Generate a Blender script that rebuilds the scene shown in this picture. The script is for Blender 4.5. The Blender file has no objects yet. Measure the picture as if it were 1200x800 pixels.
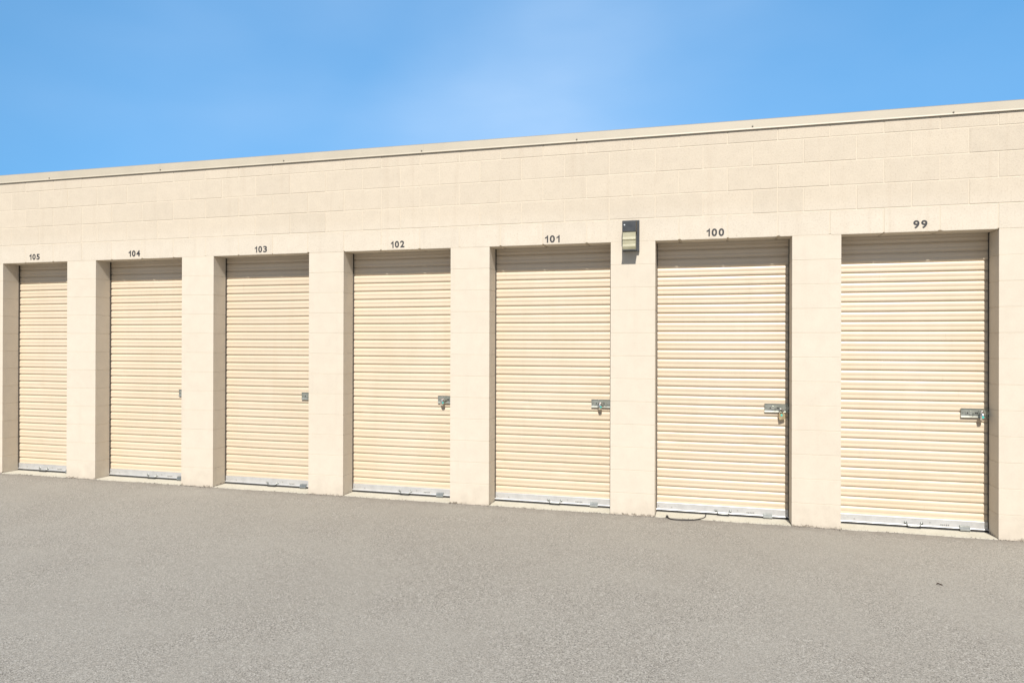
import bpy, bmesh, math, random
from mathutils import Vector, Matrix
random.seed(7)
S = bpy.context.scene
COL = S.collection
B, C = 0.4064, 0.2032            # block module, course height
H = 12 * C                       # height of the openings
T = 0.194                        # wall thickness
GZ = 0.008                       # asphalt level
UNITS = [(99, 0.0, 1.127), (100, -1.515, 1.121), (101, -3.037, 1.129), (102, -4.563, 1.124),
         (103, -6.084, 1.124), (104, -7.613, 1.130), (105, -9.150, 0.927)]

# ------------------------------------------------------------------ node helpers
class NT:
    def __init__(s, tree): s.t = tree; s.n = tree.nodes; s.l = tree.links
    def add(s, typ, **kw):
        n = s.n.new(typ)
        for k, v in kw.items():
            if k.startswith('_'): setattr(n, k[1:], v)
        return n
    def set(s, n, name, v):
        if hasattr(v, 'is_output') or isinstance(v, bpy.types.NodeSocket): s.l.new(v, n.inputs[name])
        else: n.inputs[name].default_value = v
    def coord(s): return s.add('ShaderNodeTexCoord').outputs['Object']
    def noise(s, vec, scale, detail=3, rough=.55, dist=0):
        n = s.add('ShaderNodeTexNoise'); s.l.new(vec, n.inputs['Vector'])
        n.inputs['Scale'].default_value = scale; n.inputs['Detail'].default_value = detail
        n.inputs['Roughness'].default_value = rough; n.inputs['Distortion'].default_value = dist
        return n.outputs['Fac']
    def voro(s, vec, scale, feat='F1', out='Distance'):
        n = s.add('ShaderNodeTexVoronoi'); n.feature = feat; s.l.new(vec, n.inputs['Vector'])
        n.inputs['Scale'].default_value = scale
        return n.outputs[out]
    def math(s, op, a, b=0.0, clamp=False):
        n = s.add('ShaderNodeMath'); n.operation = op; n.use_clamp = clamp
        s.set(n, 0, a); s.set(n, 1, b); return n.outputs[0]
    def rng(s, v, a, b, c, d):
        n = s.add('ShaderNodeMapRange'); s.set(n, 'Value', v)
        for k, x in zip(('From Min', 'From Max', 'To Min', 'To Max'), (a, b, c, d)): n.inputs[k].default_value = x
        return n.outputs[0]
    def mix(s, fac, a, b, mode='MIX'):
        n = s.add('ShaderNodeMix'); n.data_type = 'RGBA'; n.blend_type = mode
        s.set(n, 0, fac)
        for i, x in ((6, a), (7, b)):
            if isinstance(x, tuple): n.inputs[i].default_value = (*x[:3], 1)
            else: s.l.new(x, n.inputs[i])
        return n.outputs[2]
    def vmap(s, vec, sc):
        n = s.add('ShaderNodeMapping'); s.l.new(vec, n.inputs['Vector']); n.inputs['Scale'].default_value = sc
        return n.outputs[0]
    def bump(s, h, st, dist, nrm=None):
        n = s.add('ShaderNodeBump'); s.l.new(h, n.inputs['Height']); n.inputs['Strength'].default_value = st
        n.inputs['Distance'].default_value = dist
        if nrm is not None: s.l.new(nrm, n.inputs['Normal'])
        return n.outputs[0]

def mat(name):
    m = bpy.data.materials.new(name); m.use_nodes = True
    t = NT(m.node_tree); p = m.node_tree.nodes['Principled BSDF']
    return m, t, p

def simple(name, col, rough, metal=0.0, var=.12, scale=40, bump=.0, spec=.5):
    m, t, p = mat(name); co = t.coord()
    n = t.noise(co, scale, 4); n2 = t.noise(co, scale * .13, 2)
    f = t.math('ADD', t.math('MULTIPLY', n, .6), t.math('MULTIPLY', n2, .4))
    k = t.rng(f, .3, .7, 1 - var, 1 + var * .5)
    c = t.mix(1.0, col, k, 'MULTIPLY')
    t.l.new(c, p.inputs['Base Color'])
    t.l.new(t.rng(n, .3, .7, max(rough - .08, .03), rough + .1), p.inputs['Roughness'])
    p.inputs['Metallic'].default_value = metal; p.inputs['Specular IOR Level'].default_value = spec
    if bump: t.l.new(t.bump(n, bump, .002), p.inputs['Normal'])
    return m

# painted concrete block
def block_mat(name, smooth_below=True):
    m, t, p = mat(name); co = t.coord()
    at = t.add('ShaderNodeAttribute'); at.attribute_name = 'tone'; tone = at.outputs['Fac']
    sep = t.add('ShaderNodeSeparateXYZ'); t.l.new(co, sep.inputs[0]); z = sep.outputs['Z']
    grain = t.noise(co, 75, 4, .72); pits = t.voro(co, 95); med = t.noise(co, 9, 4, .6); big = t.noise(co, .8, 3, .5)
    streak = t.noise(t.vmap(co, (7, 7, .45)), 1.6, 4, .6)
    up = t.rng(z, H - .01, H + .01, .35, 1.0)                  # the running-bond field is the coarser, more open block
    base = t.mix(t.rng(big, .35, .65, 0, 1), PAINT_A, PAINT_B); up2 = t.rng(z, H + .12, H + .32, 0, .75)
    base = t.mix(up2, base, (.578, .500, .392))  # upper field darkened: fine shade of its pores put into the colour
    k = t.rng(med, .3, .7, .955, 1.02)
    c = t.mix(1.0, base, k, 'MULTIPLY')
    c = t.mix(1.0, c, tone, 'MULTIPLY')
    c = t.mix(t.math('MULTIPLY', t.rng(streak, .55, .75, 0, .22), up), c, (.42, .33, .24))
    pitm = t.math('MULTIPLY', t.rng(pits, .0, .22, 1, 0), t.rng(t.noise(co, 30, 3), .48, .66, 0, 1))
    c = t.mix(t.math('MULTIPLY', t.math('MULTIPLY', pitm, .75), up), c, (.25, .19, .13))
    c = t.mix(t.math('MULTIPLY', t.rng(grain, .50, .68, 0, .30), up), c, (.33, .26, .19))
    # dirt and chipped paint along the foot
    foot = t.math('ADD', z, t.rng(t.noise(co, 34, 4, .7), .3, .7, -.03, .022))
    fm = t.math('MULTIPLY', t.rng(foot, .006, .018, 1, 0), t.rng(t.noise(co, 5, 3), .42, .58, 0, .85))
    c = t.mix(fm, c, (.11, .085, .06))
    splash = t.rng(t.math('ADD', z, t.rng(med, .3, .7, -.09, .09)), .02, .18, .13, 0)
    c = t.mix(splash, c, (.36, .29, .22))
    # a few small stains
    sp = t.math('MULTIPLY', t.rng(t.voro(co, 2.1), .018, .03, 1, 0), .45)
    c = t.mix(sp, c, (.22, .16, .11))
    t.l.new(c, p.inputs['Base Color'])
    p.inputs['Roughness'].default_value = .78; p.inputs['Specular IOR Level'].default_value = .3
    hgt = t.math('ADD', t.math('MULTIPLY', grain, .7), t.math('MULTIPLY', t.rng(pits, 0, .3, 0, 1), .5))
    hgt = t.math('MULTIPLY', hgt, up)
    t.l.new(t.bump(hgt, .55, .0028), p.inputs['Normal'])
    return m

PAINT_A = (.622, .552, .450); PAINT_B = (.640, .572, .472)
M = {}
M['block'] = block_mat('painted_block')
# the grout is under the same paint, lightened for sun catching the joint lips
m, t, p = mat('painted_joint'); co = t.coord()
t.l.new(t.mix(t.rng(t.noise(co, 20, 4), .3, .7, 0, 1), (.63, .555, .44), (.59, .51, .40)), p.inputs['Base Color'])
p.inputs['Roughness'].default_value = .75; t.l.new(t.bump(t.noise(co, 160, 3), .4, .002), p.inputs['Normal']); M['joint'] = m

M['coping'] = simple('coping_paint', (.495, .44, .345), .5, 0, .07, 3)
M['screw'] = simple('screw_steel', (.26, .235, .19), .5, .3)
M['roof'] = simple('roof_membrane', (.5, .48, .44), .8)
M['dark'] = simple('interior_dark', (.03, .028, .026), .9)
M['guide'] = simple('shaded_guide_steel', (.10, .085, .07), .6, .3)  # dark strip: shade of the gap beside the curtain put into its colour
M['rubber'] = simple('black_rubber', (.018, .018, .02), .7)
M['number'] = simple('number_vinyl', (.045, .043, .045), .6, 0, .3, 120)
M['bronze'] = simple('dark_housing', (.052, .056, .060), .42, .0, .2, 25)
M['bronze_edge'] = simple('brown_housing_side', (.11, .09, .06), .5, .0, .2, 25)  # browner and lighter than the rest of the housing
M['cord'] = simple('black_cord', (.02, .018, .02), .5)
M['leaf'] = simple('dry_leaf', (.09, .045, .025), .8)
M['brass'] = simple('brass', (.66, .55, .34), .35, .7, .15, 60)
M['chrome'] = simple('chrome', (.72, .72, .73), .16, 1, .1, 60)
M['teal'] = simple('teal_sticker', (.05, .55, .48), .4)
M['photocell'] = simple('photocell', (.65, .68, .7), .3)

# door paint: thin film of dust along the ribs
def curtain_mat():
    m, t, p = mat('door_paint'); oc = t.coord()
    oi = t.add('ShaderNodeObjectInfo'); va = t.add('ShaderNodeVectorMath'); va.operation = 'ADD'; cb = t.add('ShaderNodeCombineXYZ')
    for ax in 'XY': t.l.new(t.math('MULTIPLY', oi.outputs['Random'], 37.0), cb.inputs[ax])
    t.l.new(oc, va.inputs[0]); t.l.new(cb.outputs[0], va.inputs[1]); co = va.outputs[0]
    sep = t.add('ShaderNodeSeparateXYZ'); t.l.new(co, sep.inputs[0])
    n = t.noise(co, 2.0, 4); st = t.noise(t.vmap(co, (9, 1, .5)), 1.3, 4, .6); hs = t.noise(t.vmap(co, (.6, 1, 60)), 2.2, 3)
    c = t.mix(t.rng(n, .35, .65, 0, 1), (.610, .505, .370), (.635, .532, .402))
    c = t.mix(t.rng(st, .5, .75, 0, .14), c, (.50, .38, .24))
    c = t.mix(t.rng(hs, .5, .72, 0, .12), c, (.54, .41, .26))
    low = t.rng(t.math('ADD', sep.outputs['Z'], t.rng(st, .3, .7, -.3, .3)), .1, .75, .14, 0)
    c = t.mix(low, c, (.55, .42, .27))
    sc = t.math('MULTIPLY', t.rng(t.noise(t.vmap(co, (40, 1, 3)), 1.0, 5, .7), .62, .70, 0, .22), t.rng(t.noise(co, 1.3, 2), .5, .6, 0, 1))
    c = t.mix(sc, c, (.38, .29, .19))
    c = t.mix(1.0, c, t.rng(oi.outputs['Random'], 0, 1, .965, 1.02), 'MULTIPLY')
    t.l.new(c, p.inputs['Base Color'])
    t.l.new(t.rng(t.noise(co, 12, 4), .3, .7, .29, .42), p.inputs['Roughness'])
    p.inputs['Specular IOR Level'].default_value = .6
    t.l.new(t.bump(t.noise(co, 260, 2), .05, .001), p.inputs['Normal'])
    return m
M['curtain'] = curtain_mat()

def alu_mat(name, a, b, rough, metal):
    m, t, p = mat(name); co = t.coord()
    n = t.noise(co, 14, 5, .65); s = t.noise(t.vmap(co, (1, 1, 30)), 6, 3)
    c = t.mix(t.rng(n, .38, .68, 0, 1), a, b)
    c = t.mix(t.rng(t.noise(co, 70, 3, .7), .60, .74, 0, .3), c, (.33, .30, .27))
    t.l.new(c, p.inputs['Base Color']); t.l.new(t.rng(s, .3, .7, rough - .07, rough + .12), p.inputs['Roughness'])
    p.inputs['Metallic'].default_value = metal
    t.l.new(t.bump(n, .12, .002), p.inputs['Normal'])
    return m
M['alu'] = alu_mat('bar_aluminium', (.60, .60, .595), (.52, .52, .515), .42, .45)
M['galv'] = alu_mat('galvanised', (.42, .43, .40), (.28, .29, .27), .35, .85)
M['plate'] = alu_mat('latch_steel', (.50, .51, .45), (.34, .35, .29), .30, .75)
M['decal'] = simple('decal', (.52, .51, .48), .5)
M['ink'] = simple('decal_ink', (.16, .16, .17), .6)

# concrete sill
m, t, p = mat('sill_concrete'); co = t.coord()
c = t.mix(t.rng(t.noise(co, 6, 5, .65), .3, .7, 0, 1), (.555, .525, .435), (.47, .44, .36))
c = t.mix(t.rng(t.noise(co, 60, 4, .7), .56, .72, 0, .55), c, (.24, .21, .17))
t.l.new(c, p.inputs['Base Color']); p.inputs['Roughness'].default_value = .85
t.l.new(t.bump(t.noise(co, 90, 4), .5, .003), p.inputs['Normal']); M['sill'] = m

# weathered asphalt
def asphalt_mat():
    m, t, p = mat('weathered_asphalt'); co = t.coord()
    v = t.add('ShaderNodeTexVoronoi'); t.l.new(co, v.inputs['Vector']); v.inputs['Scale'].default_value = 132
    v2 = t.add('ShaderNodeTexVoronoi'); t.l.new(co, v2.inputs['Vector']); v2.inputs['Scale'].default_value = 230
    sp = t.add('ShaderNodeSeparateColor'); t.l.new(v.outputs['Color'], sp.inputs[0])
    sp2 = t.add('ShaderNodeSeparateColor'); t.l.new(v2.outputs['Color'], sp2.inputs[0])
    big = t.noise(co, .33, 4, .5); med = t.noise(co, 2.2, 5, .6); pat = t.noise(co, 1.1, 3, .5, 1.0)
    base = t.mix(t.rng(big, .35, .65, 0, 1), (.292, .270, .230), (.326, .304, .262))
    base = t.mix(t.rng(med, .4, .7, 0, .35), base, (.262, .238, .203))
    stone = t.mix(sp.outputs[1], (.33, .305, .265), (.50, .47, .415))
    dark = t.mix(sp2.outputs[1], (.10, .088, .075), (.16, .145, .125))
    show = t.rng(pat, .35, .65, .5, 1.0)
    isst = t.math('MULTIPLY', t.rng(sp.outputs[0], .56, .64, 0, .62), show)
    c = t.mix(isst, base, stone)
    isdk = t.math('MULTIPLY', t.rng(sp2.outputs[0], .70, .76, 0, .85), show)
    c = t.mix(isdk, c, dark)
    fine = t.noise(co, 320, 3, .7)
    c = t.mix(1.0, c, t.rng(fine, .3, .7, .84, 1.14), 'MULTIPLY')
    # darker stain runs near the wall and a few old drips
    dr = t.rng(t.voro(t.vmap(co, (1, 1.0, 1)), 1.1), .02, .045, .45, 0)
    c = t.mix(dr, c, (.16, .14, .12))
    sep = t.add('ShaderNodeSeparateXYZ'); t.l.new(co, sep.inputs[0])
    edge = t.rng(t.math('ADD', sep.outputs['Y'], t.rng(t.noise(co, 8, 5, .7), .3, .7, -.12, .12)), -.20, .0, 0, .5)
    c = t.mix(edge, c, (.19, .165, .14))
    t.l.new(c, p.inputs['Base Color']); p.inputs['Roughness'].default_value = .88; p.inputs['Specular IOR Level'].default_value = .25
    h = t.math('ADD', t.math('MULTIPLY', t.rng(v.outputs['Distance'], 0, .6, 1, 0), .6), t.math('MULTIPLY', fine, .5))
    h = t.math('ADD', h, t.math('MULTIPLY', sp.outputs[2], .35))
    t.l.new(t.bump(h, .6, .0035), p.inputs['Normal'])
    return m
M['asphalt'] = asphalt_mat()

# prismatic glass lens
m, t, p = mat('lens_glass'); co = t.coord()
sep = t.add('ShaderNodeSeparateXYZ'); t.l.new(co, sep.inputs[0])
w = t.math('SINE', t.math('MULTIPLY', sep.outputs['Z'], 6.283 / .006))
c = t.mix(t.rng(t.noise(t.vmap(co, (6, 6, 22)), 1.6, 3), .35, .65, 0, 1), (.60, .57, .40), (.50, .47, .30))
t.l.new(c, p.inputs['Base Color']); p.inputs['Roughness'].default_value = .38
p.inputs['Transmission Weight'].default_value = .35; p.inputs['IOR'].default_value = 1.45
t.l.new(t.bump(w, .25, .001), p.inputs['Normal']); M['lens'] = m
m, t, p = mat('reflector'); co = t.coord()
t.l.new(t.mix(t.rng(t.noise(t.vmap(co, (2, 2, 14)), 2.0, 2), .4, .6, 0, 1), (.75, .72, .62), (.55, .50, .34)), p.inputs['Base Color'])
p.inputs['Roughness'].default_value = .3; p.inputs['Metallic'].default_value = .3; M['reflector'] = m

# ------------------------------------------------------------------ mesh helpers
def link(name, bm, m, parent=None, loc=None, smooth=False, bevel=0.0):
    if bevel:
        bmesh.ops.bevel(bm, geom=[e for e in bm.edges if e.is_manifold and e.calc_face_angle(0) > .6], offset=bevel,
                        offset_type='OFFSET', segments=2, profile=.6, affect='EDGES', clamp_overlap=True)
    bmesh.ops.recalc_face_normals(bm, faces=bm.faces[:])
    me = bpy.data.meshes.new(name); bm.to_mesh(me); bm.free()
    if smooth:
        for f in me.polygons: f.use_smooth = True
    for x in (m if isinstance(m, (list, tuple)) else [m]): me.materials.append(x)
    o = bpy.data.objects.new(name, me); COL.objects.link(o)
    if parent: o.parent = parent
    if loc: o.location = loc
    return o

def box(bm, x0, x1, y0, y1, z0, z1, mi=0):
    vs = [bm.verts.new((x, y, z)) for x in (x0, x1) for y in (y0, y1) for z in (z0, z1)]
    for f in ((0, 1, 3, 2), (4, 6, 7, 5), (0, 4, 5, 1), (2, 3, 7, 6), (0, 2, 6, 4), (1, 5, 7, 3)):
        fc = bm.faces.new([vs[i] for i in f]); fc.material_index = mi

def extrude_x(bm, prof, x0, x1, mi=0, closed=True, caps=True):
    a = [bm.verts.new((x0, y, z)) for y, z in prof]; b = [bm.verts.new((x1, y, z)) for y, z in prof]
    n = len(prof)
    for i in range(n if closed else n - 1):
        j = (i + 1) % n
        bm.faces.new((a[i], a[j], b[j], b[i])).material_index = mi
    if closed and caps:
        bm.faces.new(a[::-1]).material_index = mi; bm.faces.new(b).material_index = mi

def extrude_y(bm, prof, y0, y1, mi=0):
    a = [bm.verts.new((x, y0, z)) for x, z in prof]; b = [bm.verts.new((x, y1, z)) for x, z in prof]
    n = len(prof)
    for i in range(n):
        j = (i + 1) % n
        bm.faces.new((a[i], a[j], b[j], b[i])).material_index = mi
    bm.faces.new(a[::-1]).material_index = mi; bm.faces.new(b).material_index = mi

def cyl(bm, c, axis, r, L, seg=20, mi=0, r2=None):
    ax = Vector(axis).normalized(); q = Vector((0, 0, 1)).rotation_difference(ax)
    c = Vector(c); ring = []
    for e, rr in ((-.5, r), (.5, r if r2 is None else r2)):
        ring.append([bm.verts.new(c + q @ Vector((rr * math.cos(2 * math.pi * i / seg), rr * math.sin(2 * math.pi * i / seg), e * L))) for i in range(seg)])
    for i in range(seg):
        j = (i + 1) % seg
        bm.faces.new((ring[0][i], ring[0][j], ring[1][j], ring[1][i])).material_index = mi
    bm.faces.new(ring[0][::-1]).material_index = mi; bm.faces.new(ring[1]).material_index = mi

def tube(bm, pts, r, seg=10, mi=0):
    pts = [Vector(p) for p in pts]; rings = []
    n = len(pts)
    for k, p in enumerate(pts):
        d = (pts[min(k + 1, n - 1)] - pts[max(k - 1, 0)]).normalized()
        up = Vector((0, 0, 1)) if abs(d.z) < .9 else Vector((0, 1, 0))
        a = d.cross(up).normalized(); b = d.cross(a).normalized()
        rings.append([bm.verts.new(p + r * (a * math.cos(2 * math.pi * i / seg) + b * math.sin(2 * math.pi * i / seg))) for i in range(seg)])
    for k in range(n - 1):
        for i in range(seg):
            j = (i + 1) % seg
            bm.faces.new((rings[k][i], rings[k][j], rings[k + 1][j], rings[k + 1][i])).material_index = mi
    bm.faces.new(rings[0][::-1]).material_index = mi; bm.faces.new(rings[-1]).material_index = mi

def smooth_path(pts, n=8):
    out = []; P = [Vector(p) for p in pts]; P = [P[0]] + P + [P[-1]]
    for i in range(1, len(P) - 2):
        for k in range(n):
            t_ = k / n; a, b, c, d = P[i - 1], P[i], P[i + 1], P[i + 2]
            out.append(.5 * ((2 * b) + (c - a) * t_ + (2 * a - 5 * b + 4 * c - d) * t_ ** 2 + (3 * b - a - 3 * c + d) * t_ ** 3))
    out.append(P[-2]); return out

def empty(name, loc=(0, 0, 0), label=None, cat=None, group=None, parent=None):
    o = bpy.data.objects.new(name, None); COL.objects.link(o); o.location = loc; o.empty_display_size = .1
    if label: o['label'] = label
    if cat: o['category'] = cat
    if group: o['group'] = group
    if parent: o.parent = parent
    return o

# ------------------------------------------------------------------ ground
bm = bmesh.new()
v = [bm.verts.new(q) for q in ((-400, -400, GZ), (400, -400, GZ), (400, 400, GZ), (-400, 400, GZ))]
bm.faces.new(v)
o = link('asphalt_pavement', bm, M['asphalt']); o['kind'] = 'structure'

# ------------------------------------------------------------------ storage building
X0, X1 = -10.07 - B - 10 * B, 0.4 + 6 * B
bld = empty('storage_building', (-5, 0, 0), 'long cream block self storage building with flat roof, roll up doors and stencilled unit numbers', 'storage building')
bld.location = (0, 0, 0)

def block(bm, tones, x0, x1, z0, z1, chip=False, back=T):
    g = .0042; x0 += g; x1 -= g; z0 += g; z1 -= g
    low_ = z0 < H - .03; dy = random.uniform(-.0009, .0009) * (.35 if low_ else 1); c = .0009 if low_ else .0014; g_ = .0022 if low_ else 0; z0 -= g_; z1 += g_
    if chip: z0 -= g - random.uniform(0, .0015)
    cl = cr = c * 1.5; hl = hr = c
    if chip:
        if random.random() < .65: cl = random.uniform(.008, .020); hl = random.uniform(.005, .013)
        if random.random() < .5: cr = random.uniform(.006, .016); hr = random.uniform(.004, .010)
    outer = [(x0 + cl, z0), (x1 - cr, z0), (x1, z0 + hr), (x1, z1 - c), (x1 - c, z1), (x0 + c, z1), (x0, z1 - c), (x0, z0 + hl)]
    cx, cz = (x0 + x1) / 2, (z0 + z1) / 2
    kx, kz = 1 - c / (x1 - x0) * 2, 1 - c / (z1 - z0) * 2
    F = [bm.verts.new((cx + (x - cx) * kx, dy, cz + (z - cz) * kz)) for x, z in outer]
    R1 = [bm.verts.new((x, dy + c, z)) for x, z in outer]
    R2 = [bm.verts.new((x, back, z)) for x, z in outer]
    tone = random.uniform(.975, 1.01) if z0 > H - .05 else random.uniform(.992, 1.008)
    if z0 > H + .05 and random.random() < .15: tone -= .025
    n = 8; fs = [bm.faces.new(F[::-1]), bm.faces.new(R2)]
    for i in range(n):
        j = (i + 1) % n
        fs.append(bm.faces.new((F[i], F[j], R1[j], R1[i]))); fs.append(bm.faces.new((R1[i], R1[j], R2[j], R2[i])))
    for f in fs:
        for lp in f.loops: lp[tones] = tone

bm = bmesh.new(); tones = bm.loops.layers.float.new('tone')
TOP = 3.42
piers = [(0.0, 0.4)]
for i, (n, xr, w) in enumerate(UNITS):
    xl = xr - w
    nxt = UNITS[i + 1][1] if i + 1 < len(UNITS) else xl - B
    piers.append((nxt, xl))
# running bond field above the doors, over the full length
for r in range(5):
    off = 0 if r % 2 == 0 else .5
    k0 = int(math.floor(X0 / B)) - 1
    for k in range(k0, 20):
        a = (k + off) * B; b = a + B
        a = max(a, X0); b = min(b, X1)
        if b - a < .03: continue
        z0 = H + r * C; z1 = min(z0 + C, TOP)
        # some cut blocks
        mid = (a + b) / 2
        if r == 1 and k % 9 == 4 and b - a > .3:
            block(bm, tones, a, mid, z0, z1); block(bm, tones, mid, b, z0, z1)
        else:
            inop = any(xr - w < mid + .2 and mid - .2 < xr for n, xr, w in UNITS)
            block(bm, tones, a, b, z0, z1, chip=(r == 0 and inop))
for a, b in piers:
    for c_ in range(12): block(bm, tones, a, b, c_ * C - (.06 if c_ == 0 else 0), (c_ + 1) * C)
for (a0, b0) in ((X0, piers[-1][0]), (.4, X1)):
    for r in range(12):
        x = a0 if a0 > 0 else a0
        first = True
        while x < b0 - .03:
            wv = B if not (first and r % 2) else B / 2
            first = False
            x2 = min(x + wv, b0)
            block(bm, tones, x, x2, r * C - (.06 if r == 0 else 0), (r + 1) * C); x = x2
me_o = link('block_wall', bm, M['block'], bld)
# joints: grout slab set 2.5 mm back from the block faces
bm = bmesh.new(); e = .0022
box(bm, X0 + e, X1 - e, e, T - .004, H + .009, TOP - .02)
for a, b in piers: box(bm, a + .0066, b - .0066, .0014, T - .002, -.05, H + .006)
box(bm, X0 + e, piers[-1][0] + .003, e, T - .003, -.05, H + .006)
box(bm, .397, X1 - e, e, T - .003, -.05, H + .006)
link('mortar_joints', bm, M['joint'], bld)

# shell behind the front wall
bm = bmesh.new(); YB = 9.0
box(bm, X0, X0 + .19, T + .002, YB, -.05, TOP - .01)
box(bm, X1 - .19, X1, T + .002, YB, -.05, TOP - .01)
box(bm, X0 + .192, X1 - .192, YB - .19, YB, -.05, TOP - .01)
tl = bm.loops.layers.float.new('tone')
for f in bm.faces:
    for lp in f.loops: lp[tl] = .98
link('rear_wall', bm, M['block'], bld)
bm = bmesh.new(); box(bm, X0 + .195, X1 - .195, T + .004, YB - .195, 3.18, 3.26); link('roof', bm, M['roof'], bld)
bm = bmesh.new(); box(bm, X0 + .195, X1 - .195, 1.6, 1.64, -.04, 3.17); box(bm, X0 + .2, X1 - .2, .32, 1.59, -.03, .0); link('dark_backing', bm, M['dark'], bld)  # unseen near-black wall and floor added to keep the space behind doors dark

# metal coping
def copz(x): return 3.357 + .0012 * max(0, -x), 3.436 + .0026 * max(0, -x)
bm = bmesh.new()
seams = [X1 + .03, 1.26, -1.79, -4.84, -7.89, -10.94, X0 - .03]
seams = [s for s in seams if X0 - .04 < s < X1 + .04]; seams = sorted(set(seams))
def cop_prof(x, d=0.0):
    zb, zt = copz(x)
    return [(-.0110 - d, zt), (-.0095 - d, zt - .004), (-.011 - d, zb + .012), (-.0145 - d, zb + .003), (-.0150 - d, zb), (-.0125 - d, zb - .002),
            (-.010 - d, zb + .006), (-.008, zb + .012), (-.007, zt - .008), (T + .02, zt - .016), (T + .03, zt - .08), (T + .034, zt - .08), (T + .026, zt - .006)]
for i in range(len(seams) - 1):
    a, b = seams[i] + .001, seams[i + 1] - .001
    A = [bm.verts.new((a, y, z)) for y, z in cop_prof(a)]; Bv = [bm.verts.new((b, y, z)) for y, z in cop_prof(b)]
    n = len(A)
    for k in range(n): bm.faces.new((A[k], A[(k + 1) % n], Bv[(k + 1) % n], Bv[k]))
    bm.faces.new(A[::-1]); bm.faces.new(Bv)
cop = link('coping', bm, M['coping'], bld)
for s in seams[1:-1]:     # splice covers
    bm = bmesh.new()
    extrude_x(bm, cop_prof(s, .0012)[:6] + [(-.0075, copz(s)[0] + .01), (-.0075, copz(s)[1] - .002)], s - .004, s + .004)
    link('splice_cover', bm, M['coping'], cop)
x = -9.394; 
while x > X0: x -= 1.513
x += 1.513
bm = bmesh.new(); cyl(bm, (0, -.002, 0), (0, 1, 0), .0075, .003, 12); cyl(bm, (0, -.005, 0), (0, 1, 0), .0045, .0035, 6)
sc0 = link('screw', bm, M['screw'], cop, (x, -.011, copz(x)[0] + .022))
while x + 1.513 < X1:
    x += 1.513; q = sc0.copy(); COL.objects.link(q); q.location = (x, -.011, copz(x)[0] + .022 + random.uniform(-.003, .003))

# ------------------------------------------------------------------ doors
PITCH = .0824
def rib_profile():
    """(y, t) down one pitch; y is towards the street when negative; starts and ends in the groove"""
    return [(.0112, 0.0), (.0058, .035), (.0018, .10), (.0000, .22), (.0005, .42), (.0021, .47), (.0022, .53), (.0007, .58), (.0000, .72), (.0006, .84), (.0028, .880), (.0100, .905), (.0115, .95)]
def curtain_bm(w, seed):
    rd = random.Random(seed); bm = bmesh.new()
    NX = 48; xs = [-w - .035 + (w + .07) * i / NX for i in range(NX + 1)]
    dents = [(rd.uniform(-w, 0), rd.uniform(.15, 1.3), rd.uniform(.03, .07), rd.uniform(.002, .005)) for _ in range(4)]
    sag = rd.uniform(-.002, .002)
    rows = []; z = 2.52 + ZPH; k = 0
    while z > .105:
        for (y, tt) in rib_profile():
            zz = z - tt * PITCH
            if zz < .094: break
            rows.append((y, zz))
        z -= PITCH
    a1, a2, p1, p2 = rd.uniform(.001, .0025), rd.uniform(.0005, .0015), rd.uniform(0, 6), rd.uniform(0, 6)
    grid = []
    for (y, zz) in rows:
        grid.append([bm.verts.new((x, .206 + y + a1 * math.sin(x * 2.1 + p1) * math.sin(zz * 1.7 + p2) + a2 * math.sin(x * 5 + zz * 3 + p2) + sum(dd * math.exp(-((x - dx) ** 2 + (zz - dz) ** 2) / dr ** 2) for dx, dz, dr, dd in dents), zz + sag * math.sin((x + w) / w * 3.14) + .0006 * math.sin(x * 3 + zz * 9 + p1))) for x in xs])
    for r in range(len(rows) - 1):
        for i in range(NX):
            f = bm.faces.new((grid[r][i], grid[r][i + 1], grid[r + 1][i + 1], grid[r + 1][i])); f.smooth = True
    for e_ in bm.edges: e_.smooth = True
    return bm
ZPH = -.0135   # ribs101 grooves at 1.976, 1.894 ...
def fix_phase():
    global ZPH
    g = .900; top = 2.52
    # groove centre sits at z_k = top + ZPH - (k + g) * PITCH ; want one at 1.894
    r = (top - g * PITCH - 1.894) % PITCH
    ZPH = -r + (PITCH if r > PITCH / 2 else 0)
fix_phase()

def bar_bm(w):
    bm = bmesh.new()
    prof = [(.200, .096), (.199, .094), (.199, .040), (.194, .036), (.192, .032), (.194, .029), (.215, .029), (.215, .033), (.203, .035), (.203, .096)]
    extrude_x(bm, prof, -w - .025, .025); return bm
def rivets(w, d):
    global RV
    for x in (-w + .018, -w + .135, -.012, -.42):
        if RV is None:
            bm = bmesh.new(); cyl(bm, (0, 0, 0), (0, 1, 0), .0042, .004, 10, r2=.0036); q = RV = link('rivet', bm, M['galv'], d)
        else: q = RV.copy(); COL.objects.link(q); q.parent = d
        q.location = (x, .198, .064 if x != -w + .135 else .057)
RV = None
def handle_bm():
    bm = bmesh.new()
    tube(bm, smooth_path([(-.600, .1975, .052), (-.592, .190, .045), (-.585, .180, .033), (-.545, .176, .029), (-.500, .180, .033), (-.492, .190, .045), (-.484, .1975, .052)], 5), .0042, 8)
    for x in (-.603, -.481): box(bm, x - .010, x + .010, .1962, .1985, .040, .062); cyl(bm, (x, .195, .051), (0, 1, 0), .004, .004, 8)
    return bm
def tread_bm():
    bm = bmesh.new(); extrude_x(bm, [(.200, .036), (.200, .033), (.180, .012), (.177, .009), (.177, .013)], -.592, -.492); return bm
def step_bm():
    bm = bmesh.new(); extrude_x(bm, [(.1985, .058), (.192, .058), (.182, .048), (.176, .024), (.176, .018), (.1985, .018)], -.206, -.133); return bm
def pad_bm():
    bm = bmesh.new(); box(bm, -.204, -.135, .178, .196, .004, .0175); return bm
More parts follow.
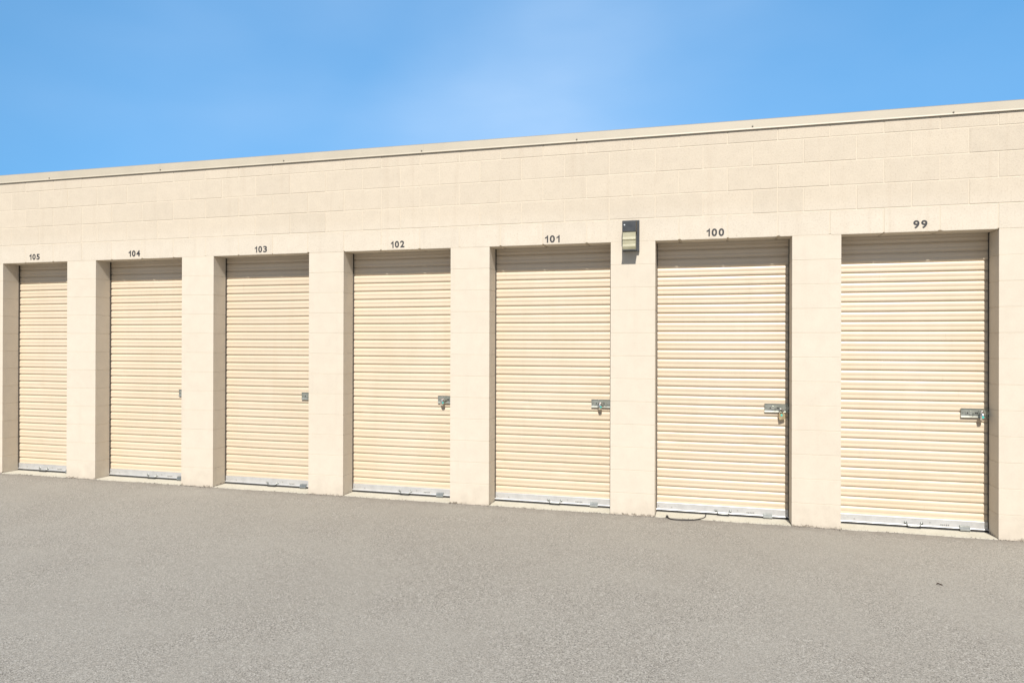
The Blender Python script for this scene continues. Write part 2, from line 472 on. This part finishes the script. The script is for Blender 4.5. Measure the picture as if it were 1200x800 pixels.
def decal_bm():
    bm = bmesh.new(); box(bm, -.350, -.273, .1966, .1985, .040, .062)
    for k in range(5):
        x = -.344 + k * .0135; box(bm, x, x + .009, .1958, .1968, .045 if k % 2 else .047, .057, 1)
    return bm
def latch_bm(hx):
    bm = bmesh.new()
    # stainless tray with folded lips, slide bolt, keeper straps and a row of slots
    extrude_x(bm, [(.199, 1.014), (.190, 1.014), (.190, 1.0115), (.1965, 1.0105), (.1965, .951), (.1885, .940), (.1895, .938), (.1995, .949)], -.197, .014, 0)
    box(bm, -.165, .012, .1905, .1955, .966, .988)                      # slide bolt
    for x in (-.128, -.060): extrude_x(bm, [(.196, .994), (.1875, .992), (.1875, .962), (.196, .960)], x - .008, x + .008)
    box(bm, hx - .023, hx + .023, .184, .1962, .958, .998)                      # lock housing
    cyl(bm, (-.183, .194, .981), (0, 1, 0), .0060, .006, 14)
    cyl(bm, (.004, .194, .992), (0, 1, 0), .0045, .006, 12)
    tube(bm, [(-.108, .191, .977), (-.108, .174, .977)], .0055, 10)     # thumb knob
    for x in (-.150, -.092, -.080): box(bm, x - .005, x + .005, .1894, .1908, .971, .983, 1)
    return bm
def guide_bm(x):
    bm = bmesh.new(); box(bm, x - .02, x + .0, .1965, .2035, GZ + .01, H + .01); return bm

WORDS = {99: 'widest looking door, at the right end of the row', 105: 'narrowest door, at the left end of the row'}
for n, xr, w in UNITS:
    d = link('roll_up_door', curtain_bm(w, n), M['curtain'], bld, (xr, 0, 0))
    lab = f'cream ribbed steel roll up door under the number {n}'
    if n == 105: lab = 'narrower cream ribbed steel roll up door under the number 105'
    d['label'] = lab
    link('bottom_bar', bar_bm(w), M['alu'], d, bevel=.0006)
    rivets(w, d)
    link('bottom_seal', (lambda b: (box(b, -w - .02, .02, .198, .214, GZ + .002, .0286), b)[1])(bmesh.new()), M['rubber'], d)
    link('lift_handle', handle_bm(), M['galv'], d, smooth=True)
    link('foot_tread', tread_bm(), M['rubber'], d)
    link('step_plate', step_bm(), M['galv'], d, bevel=.001)
    link('rubber_pad', pad_bm(), M['rubber'], d, bevel=.002)
    link('decal', decal_bm(), [M['decal'], M['ink']], d)
    if n != 105: link('latch', latch_bm({99: -.045, 100: -.055, 101: -.105, 102: -.135}.get(n, -.05)), [M['plate'], M['dark']], d, bevel=.0005)
    for sx in (-w + .004, .0180): link('guide_rail', guide_bm(sx), M['guide'], d)

# concrete sills with a ragged front edge against the asphalt
for n, xr, w in UNITS:
    rd = random.Random(n * 3); bm = bmesh.new()
    N = 60; x0, x1 = xr - w + .002, xr - .002
    rows = []
    for i in range(N + 1):
        x = x0 + (x1 - x0) * i / N
        y = -.006 + .012 * math.sin(i * .13 + n) * .5 + rd.uniform(-.006, .006)
        rows.append([bm.verts.new(q) for q in ((x, y, GZ - .01), (x, y + .003, GZ + .004), (x, y + .02, GZ + .0050), (x, .33, GZ + .002), (x, .33, GZ - .01))])
    for i in range(N):
        for k in range(4): bm.faces.new((rows[i][k], rows[i + 1][k], rows[i + 1][k + 1], rows[i][k + 1]))
    s = link('door_sill', bm, M['sill'], bld)

# ------------------------------------------------------------------ unit numbers
def one_glyph(ch):
    """outline of one bold digit, unit height"""
    if ch == '1':
        bm = bmesh.new(); extrude_y(bm, [(.31, 0), (.51, 0), (.51, 1.0), (.38, 1.0), (.27, .84), (.02, .72), (.02, .56), (.18, .61), (.31, .69)], 0, .03)
        bmesh.ops.recalc_face_normals(bm, faces=bm.faces[:])
        me = bpy.data.meshes.new('d'); bm.to_mesh(me); bm.free(); return me, .54
    cu = bpy.data.curves.new('num', 'FONT'); cu.body = ch; cu.offset = .030; cu.extrude = .02; cu.resolution_u = 6
    ob = bpy.data.objects.new('num', cu); COL.objects.link(ob)
    dg = bpy.context.evaluated_depsgraph_get(); me = bpy.data.meshes.new_from_object(ob.evaluated_get(dg)); bpy.data.objects.remove(ob)
    xs = [v.co.x for v in me.vertices]; ys = [v.co.y for v in me.vertices]
    a, b, c, d = min(xs), max(xs), min(ys), max(ys)
    for v in me.vertices: v.co = ((v.co.x - a) / (b - a) * .80, .03 - v.co.z, (v.co.y - c) / (d - c))
    return me, .80
def glyph_mesh(txt, wid, hgt):
    bm = bmesh.new(); x = 0
    for ch in txt:
        me, wd = one_glyph(ch); n0 = len(bm.verts); bm.from_mesh(me); bm.verts.ensure_lookup_table()
        for v in bm.verts[n0:]: v.co.x += x
        x += wd + .22
    x -= .22
    for v in bm.verts: v.co = ((v.co.x / x - .5) * wid, v.co.y * .05, (v.co.z - .5) * hgt)
    me = bpy.data.meshes.new('n'); bm.to_mesh(me); bm.free(); return me
NUM = {99: (-.548, 2.498, .101), 100: (-2.132, 2.495, .147), 101: (-3.568, 2.490, .140), 102: (-5.108, 2.4935, .143),
       103: (-6.640, 2.4945, .146), 104: (-8.228, 2.500, .150), 105: (-9.615, 2.5035, .150)}
for n, (x, z, wd) in NUM.items():
    me = glyph_mesh(str(n), wd, .066); me.name = 'unit_number'; me.materials.clear(); me.materials.append(M['number'])
    o = bpy.data.objects.new('unit_number', me); COL.objects.link(o); o.parent = bld; o.location = (x, -.0022, z)
    o.rotation_euler = (0, random.uniform(-.02, .02), 0)
    o['label'] = f'dark grey unit number {n} above its door'

# ------------------------------------------------------------------ wall light
wl = empty('wall_light', (-2.851, 0, 2.35), 'dark grey box shaped wall light with yellowed glass lens between doors 101 and 100', 'wall light')
bm = bmesh.new()
box(bm, -.073, .073, -.034, -.0015, .0, .272)
link('back_box', bm, M['bronze'], wl, bevel=.004)
bm = bmesh.new()   # hood: upper part of the cover, sides running back
prof = [(-.035, .265), (-.100, .262), (-.112, .252), (-.112, .166), (-.035, .166)]
extrude_x(bm, prof, -.068, .050); link('hood', bm, [M['bronze']], wl, bevel=.003)
bm = bmesh.new(); extrude_x(bm, [(-.0352, .258), (-.096, .255), (-.108, .247), (-.108, .172), (-.0352, .156)], .0502, .0525)
link('hood_side', bm, M['bronze_edge'], wl)
bm = bmesh.new(); box(bm, -.070, .054, -.106, -.0345, .000, .0070); link('bottom_rim', bm, M['bronze'], wl, bevel=.003)
bm = bmesh.new(); extrude_x(bm, [(-.0355, .0075), (-.0355, .1655), (-.104, .1655), (-.106, .118), (-.111, .106), (-.113, .096), (-.111, .090), (-.106, .086), (-.106, .054), (-.111, .044), (-.113, .034), (-.110, .022), (-.104, .0075)], -.065, .048)
link('lens', bm, M['lens'], wl, bevel=.005)
bm = bmesh.new(); extrude_x(bm, [(-.040, .022), (-.040, .160), (-.070, .160), (-.095, .130), (-.095, .070), (-.070, .026)], -.060, .043)
link('reflector', bm, M['reflector'], wl)
bm = bmesh.new(); cyl(bm, (-.048, -.113, .222), (0, 1, 0), .0062, .006, 16); link('photocell', bm, M['photocell'], wl)

# ------------------------------------------------------------------ padlocks
def disc_lock(xr, yaw, label, dx=-.030, tilt=0):
    o = empty('padlock', (xr + dx, .168, .955), label, 'padlock', 'padlocks hanging from the door latches')
    o.rotation_euler = (tilt, 0, yaw)
    bm = bmesh.new()
    n = 28; prof = [(0, -.0135), (.028, -.0135), (.0335, -.010), (.035, -.004), (.035, .004), (.0335, .010), (.028, .0135), (0, .0135)]
    rings = [[bm.verts.new((h, r * math.cos(2 * math.pi * i / n), r * math.sin(2 * math.pi * i / n))) for i in range(n)] for r, h in prof[1:-1]]
    for k in range(len(rings) - 1):
        for i in range(n): bm.faces.new((rings[k][i], rings[k][(i + 1) % n], rings[k + 1][(i + 1) % n], rings[k + 1][i]))
    bm.faces.new(rings[0]); bm.faces.new(rings[-1])
    link('lock_body', bm, M['chrome'], o, smooth=False, bevel=0)
    bm = bmesh.new(); tube(bm, [(-.0, .012 + .022 * math.sin(a), .020 + .022 * math.cos(a)) for a in [i * math.pi / 8 - .6 for i in range(9)]], .0048, 8)
    link('shackle', bm, M['chrome'], o, smooth=True)
    bm = bmesh.new(); cyl(bm, (0, -.0352, -.006), (0, 1, 0), .0082, .003, 14); link('key_cover', bm, M['teal'], o)
    return o
disc_lock(0.0, math.radians(-6), 'silver round disc padlock on the latch of the door numbered 99', -.055)
disc_lock(-3.037, math.radians(24), 'silver round disc padlock on the latch of the door numbered 101', -.115)
disc_lock(-4.563, math.radians(34), 'silver round disc padlock on the latch of the door numbered 102', -.143)
o = empty('padlock', (-1.515 - .062, .172, .945), 'brass square bodied padlock on the latch of the door numbered 100', 'padlock', 'padlocks hanging from the door latches')
o.rotation_euler = (0, math.radians(-8), math.radians(12))
bm = bmesh.new(); box(bm, -.024, .024, -.010, .010, -.064, -.014); link('lock_body', bm, M['brass'], o, bevel=.003)
bm = bmesh.new(); tube(bm, [(-.015, 0, -.016), (-.015, 0, .008)] + [(.015 * -math.cos(a), 0, .010 + .015 * math.sin(a)) for a in [i * math.pi / 8 for i in range(1, 8)]] + [(.015, 0, .008), (.015, 0, -.016)], .0040, 10)
link('shackle', bm, M['chrome'], o, smooth=True)
bm = bmesh.new(); cyl(bm, (-.004, -.0112, -.026), (0, 1, 0), .0085, .002, 16); link('sticker', bm, M['teal'], o)

# ------------------------------------------------------------------ cord, leaf, grit
bm = bmesh.new()
z = GZ + .0085
path = smooth_path([(-2.206, .215, z + .004), (-2.205, .15, z), (-2.214, .07, z), (-2.250, .005, z - .001), (-2.32, -.048, z - .002), (-2.42, -.075, z - .002), (-2.49, -.070, z - .002), (-2.525, -.030, z + .002), (-2.534, -.006, z + .006)], 6)
tube(bm, path, .0046, 8)
o = link('pull_cord', bm, M['cord'], smooth=True)
bm = bmesh.new(); bmesh.ops.create_icosphere(bm, subdivisions=2, radius=.011, matrix=Matrix.Translation((-2.532, -.008, z + .005)))
o2 = link('cord_knot', bm, M['cord'], o, smooth=True)
o['label'] = 'thin black pull cord curling out from under the door numbered 100'; o['category'] = 'cord'

bm = bmesh.new()
for i, (L, wd) in enumerate(((.019, .006),)):
    ring = []
    for k in range(9):
        a = k / 8; ring.append([(-L + 2 * L * a, s * wd * math.sin(math.pi * a) ** .8, .004 + .006 * abs(s) + .004 * math.sin(a * 5)) for s in (-1, 0, 1)])
    V = [[bm.verts.new(q) for q in r] for r in ring]
    for k in range(8):
        for j in range(2): bm.faces.new((V[k][j], V[k + 1][j], V[k + 1][j + 1], V[k][j + 1]))
bmesh.ops.solidify(bm, geom=bm.faces[:], thickness=.001)
o = link('dry_leaf', bm, M['leaf'], None, (-.782, -1.293, GZ)); o.rotation_euler = (0, 0, .2)
o['label'] = 'small curled dark brown leaf lying on the asphalt before door 99'; o['category'] = 'leaf'

def rock(bm, p, r, rd):
    mt = Matrix.Translation(p) @ Matrix.Rotation(rd.uniform(0, 6), 4, 'Z') @ Matrix.Diagonal((r * rd.uniform(.8, 1.5), r * rd.uniform(.7, 1.2), r * rd.uniform(.5, .8), 1))
    g = bmesh.ops.create_icosphere(bm, subdivisions=1, radius=1, matrix=mt)
    for v in g['verts']: v.co += Vector((rd.uniform(-1, 1), rd.uniform(-1, 1), rd.uniform(-1, 1))) * r * .22
bm = bmesh.new(); rd = random.Random(11)
for i in range(2600):
    x = rd.uniform(-10.5, .6); inop = any(xr - w < x < xr for n, xr, w in UNITS)
    if rd.random() < .45 * (math.sin(x * 3.1) + 1.2) * .5 + (.4 if not inop else .1):
        y = -abs(rd.gauss(0, .016)) - .004 if not inop else rd.gauss(-.002, .010)
        rock(bm, (x, y, GZ + (.001 if not inop else .004)), rd.uniform(.0018, .0060) * (1.0 if not inop else .7), rd)
m = simple('grit_stone', (.15, .13, .105), .9, 0, .5, 60)
o = link('grit', bm, m); o['kind'] = 'stuff'; o['label'] = 'loose asphalt grit along the foot of the block wall'; o['category'] = 'grit'

# ------------------------------------------------------------------ light and sky
SUNV = Vector((.150, -1.0, 1.04)).normalized()
elev = math.asin(SUNV.z); azim = math.atan2(SUNV.x, SUNV.y)
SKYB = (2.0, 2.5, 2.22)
w = bpy.data.worlds.new('World'); S.world = w; w.use_nodes = True; t = NT(w.node_tree)
bg = t.n['Background']; sky = t.add('ShaderNodeTexSky'); sky.sky_type = 'NISHITA'; sky.sun_disc = False
sky.sun_elevation = elev; sky.sun_rotation = azim % (2 * math.pi); sky.air_density = 1.0; sky.dust_density = .4; sky.ozone_density = 2.5
hs = t.add('ShaderNodeHueSaturation'); t.l.new(sky.outputs[0], hs.inputs['Color']); hs.inputs['Saturation'].default_value = 1.25; hs.inputs['Value'].default_value = 1.0
gen = t.add('ShaderNodeTexCoord').outputs['Generated']
sep = t.add('ShaderNodeSeparateXYZ'); t.l.new(gen, sep.inputs[0])
cmb = t.add('ShaderNodeCombineXYZ'); t.l.new(sep.outputs['X'], cmb.inputs['X']); t.l.new(sep.outputs['Y'], cmb.inputs['Y'])
t.l.new(t.math('ADD', t.math('MULTIPLY', sep.outputs['Z'], .55), .36), cmb.inputs['Z'])     # lookup raised to even the sky: hardly any paling towards the horizon
nv = t.add('ShaderNodeVectorMath'); nv.operation = 'NORMALIZE'; t.l.new(cmb.outputs[0], nv.inputs[0]); t.l.new(nv.outputs[0], sky.inputs['Vector'])
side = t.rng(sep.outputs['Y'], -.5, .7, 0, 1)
base = t.mix(1.0, hs.outputs[0], t.mix(side, (.78, .64, .52), SKYB), 'MULTIPLY')  # sky behind the camera dimmed and warmed to brown the shade on the front
cl = t.noise(t.vmap(gen, (1.0, 1.0, 1.9)), 1.9, 3, .42, .2)
cl2 = t.noise(t.vmap(gen, (1.2, 1.2, 3.4)), 4.5, 5, .5, .3)
f = t.math('MULTIPLY', t.rng(cl, .34, .72, .12, 1), t.rng(cl2, .25, .75, .75, 1))
mid = t.math('MULTIPLY', t.rng(t.math('ABSOLUTE', t.math('ADD', sep.outputs['X'], .22)), .05, .62, 1.0, .25), 1.0)
f = t.math('MULTIPLY', t.math('MULTIPLY', f, mid), .52)
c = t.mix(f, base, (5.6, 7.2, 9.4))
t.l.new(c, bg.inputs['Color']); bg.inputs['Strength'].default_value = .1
sun = bpy.data.lights.new('sun', 'SUN'); sun.energy = 4.9; sun.angle = math.radians(.55); sun.color = (1, .955, .89)
so = bpy.data.objects.new('sun', sun); COL.objects.link(so); so.rotation_euler = SUNV.to_track_quat('Z', 'Y').to_euler(); so.location = (0, -10, 12)

# ------------------------------------------------------------------ camera (fitted to the photograph)
yaw, pit, rol = -.265943814, .00204805608, .00284164270
cy, sy = math.cos(yaw), math.sin(yaw)
fw = Vector((sy * math.cos(pit), cy * math.cos(pit), math.sin(pit))); r = Vector((cy, -sy, 0)); u = r.cross(fw)
r2 = math.cos(rol) * r + math.sin(rol) * u; u2 = -math.sin(rol) * r + math.cos(rol) * u
cam = bpy.data.cameras.new('camera'); co_ = bpy.data.objects.new('camera', cam); COL.objects.link(co_)
mw = Matrix((r2, u2, -fw)).transposed().to_4x4(); mw.translation = Vector((-2.2336, -6.2975, 1.5359)); co_.matrix_world = mw
cam.sensor_width = 36; cam.lens = 36 * 820.979 / 1200; cam.clip_end = 2000
S.camera = co_
S.render.engine = 'CYCLES'
S.view_settings.view_transform = 'Standard'; S.view_settings.look = 'None'; S.view_settings.gamma = 1; S.view_settings.exposure = .25
S.render.resolution_x, S.render.resolution_y = 1024, 682
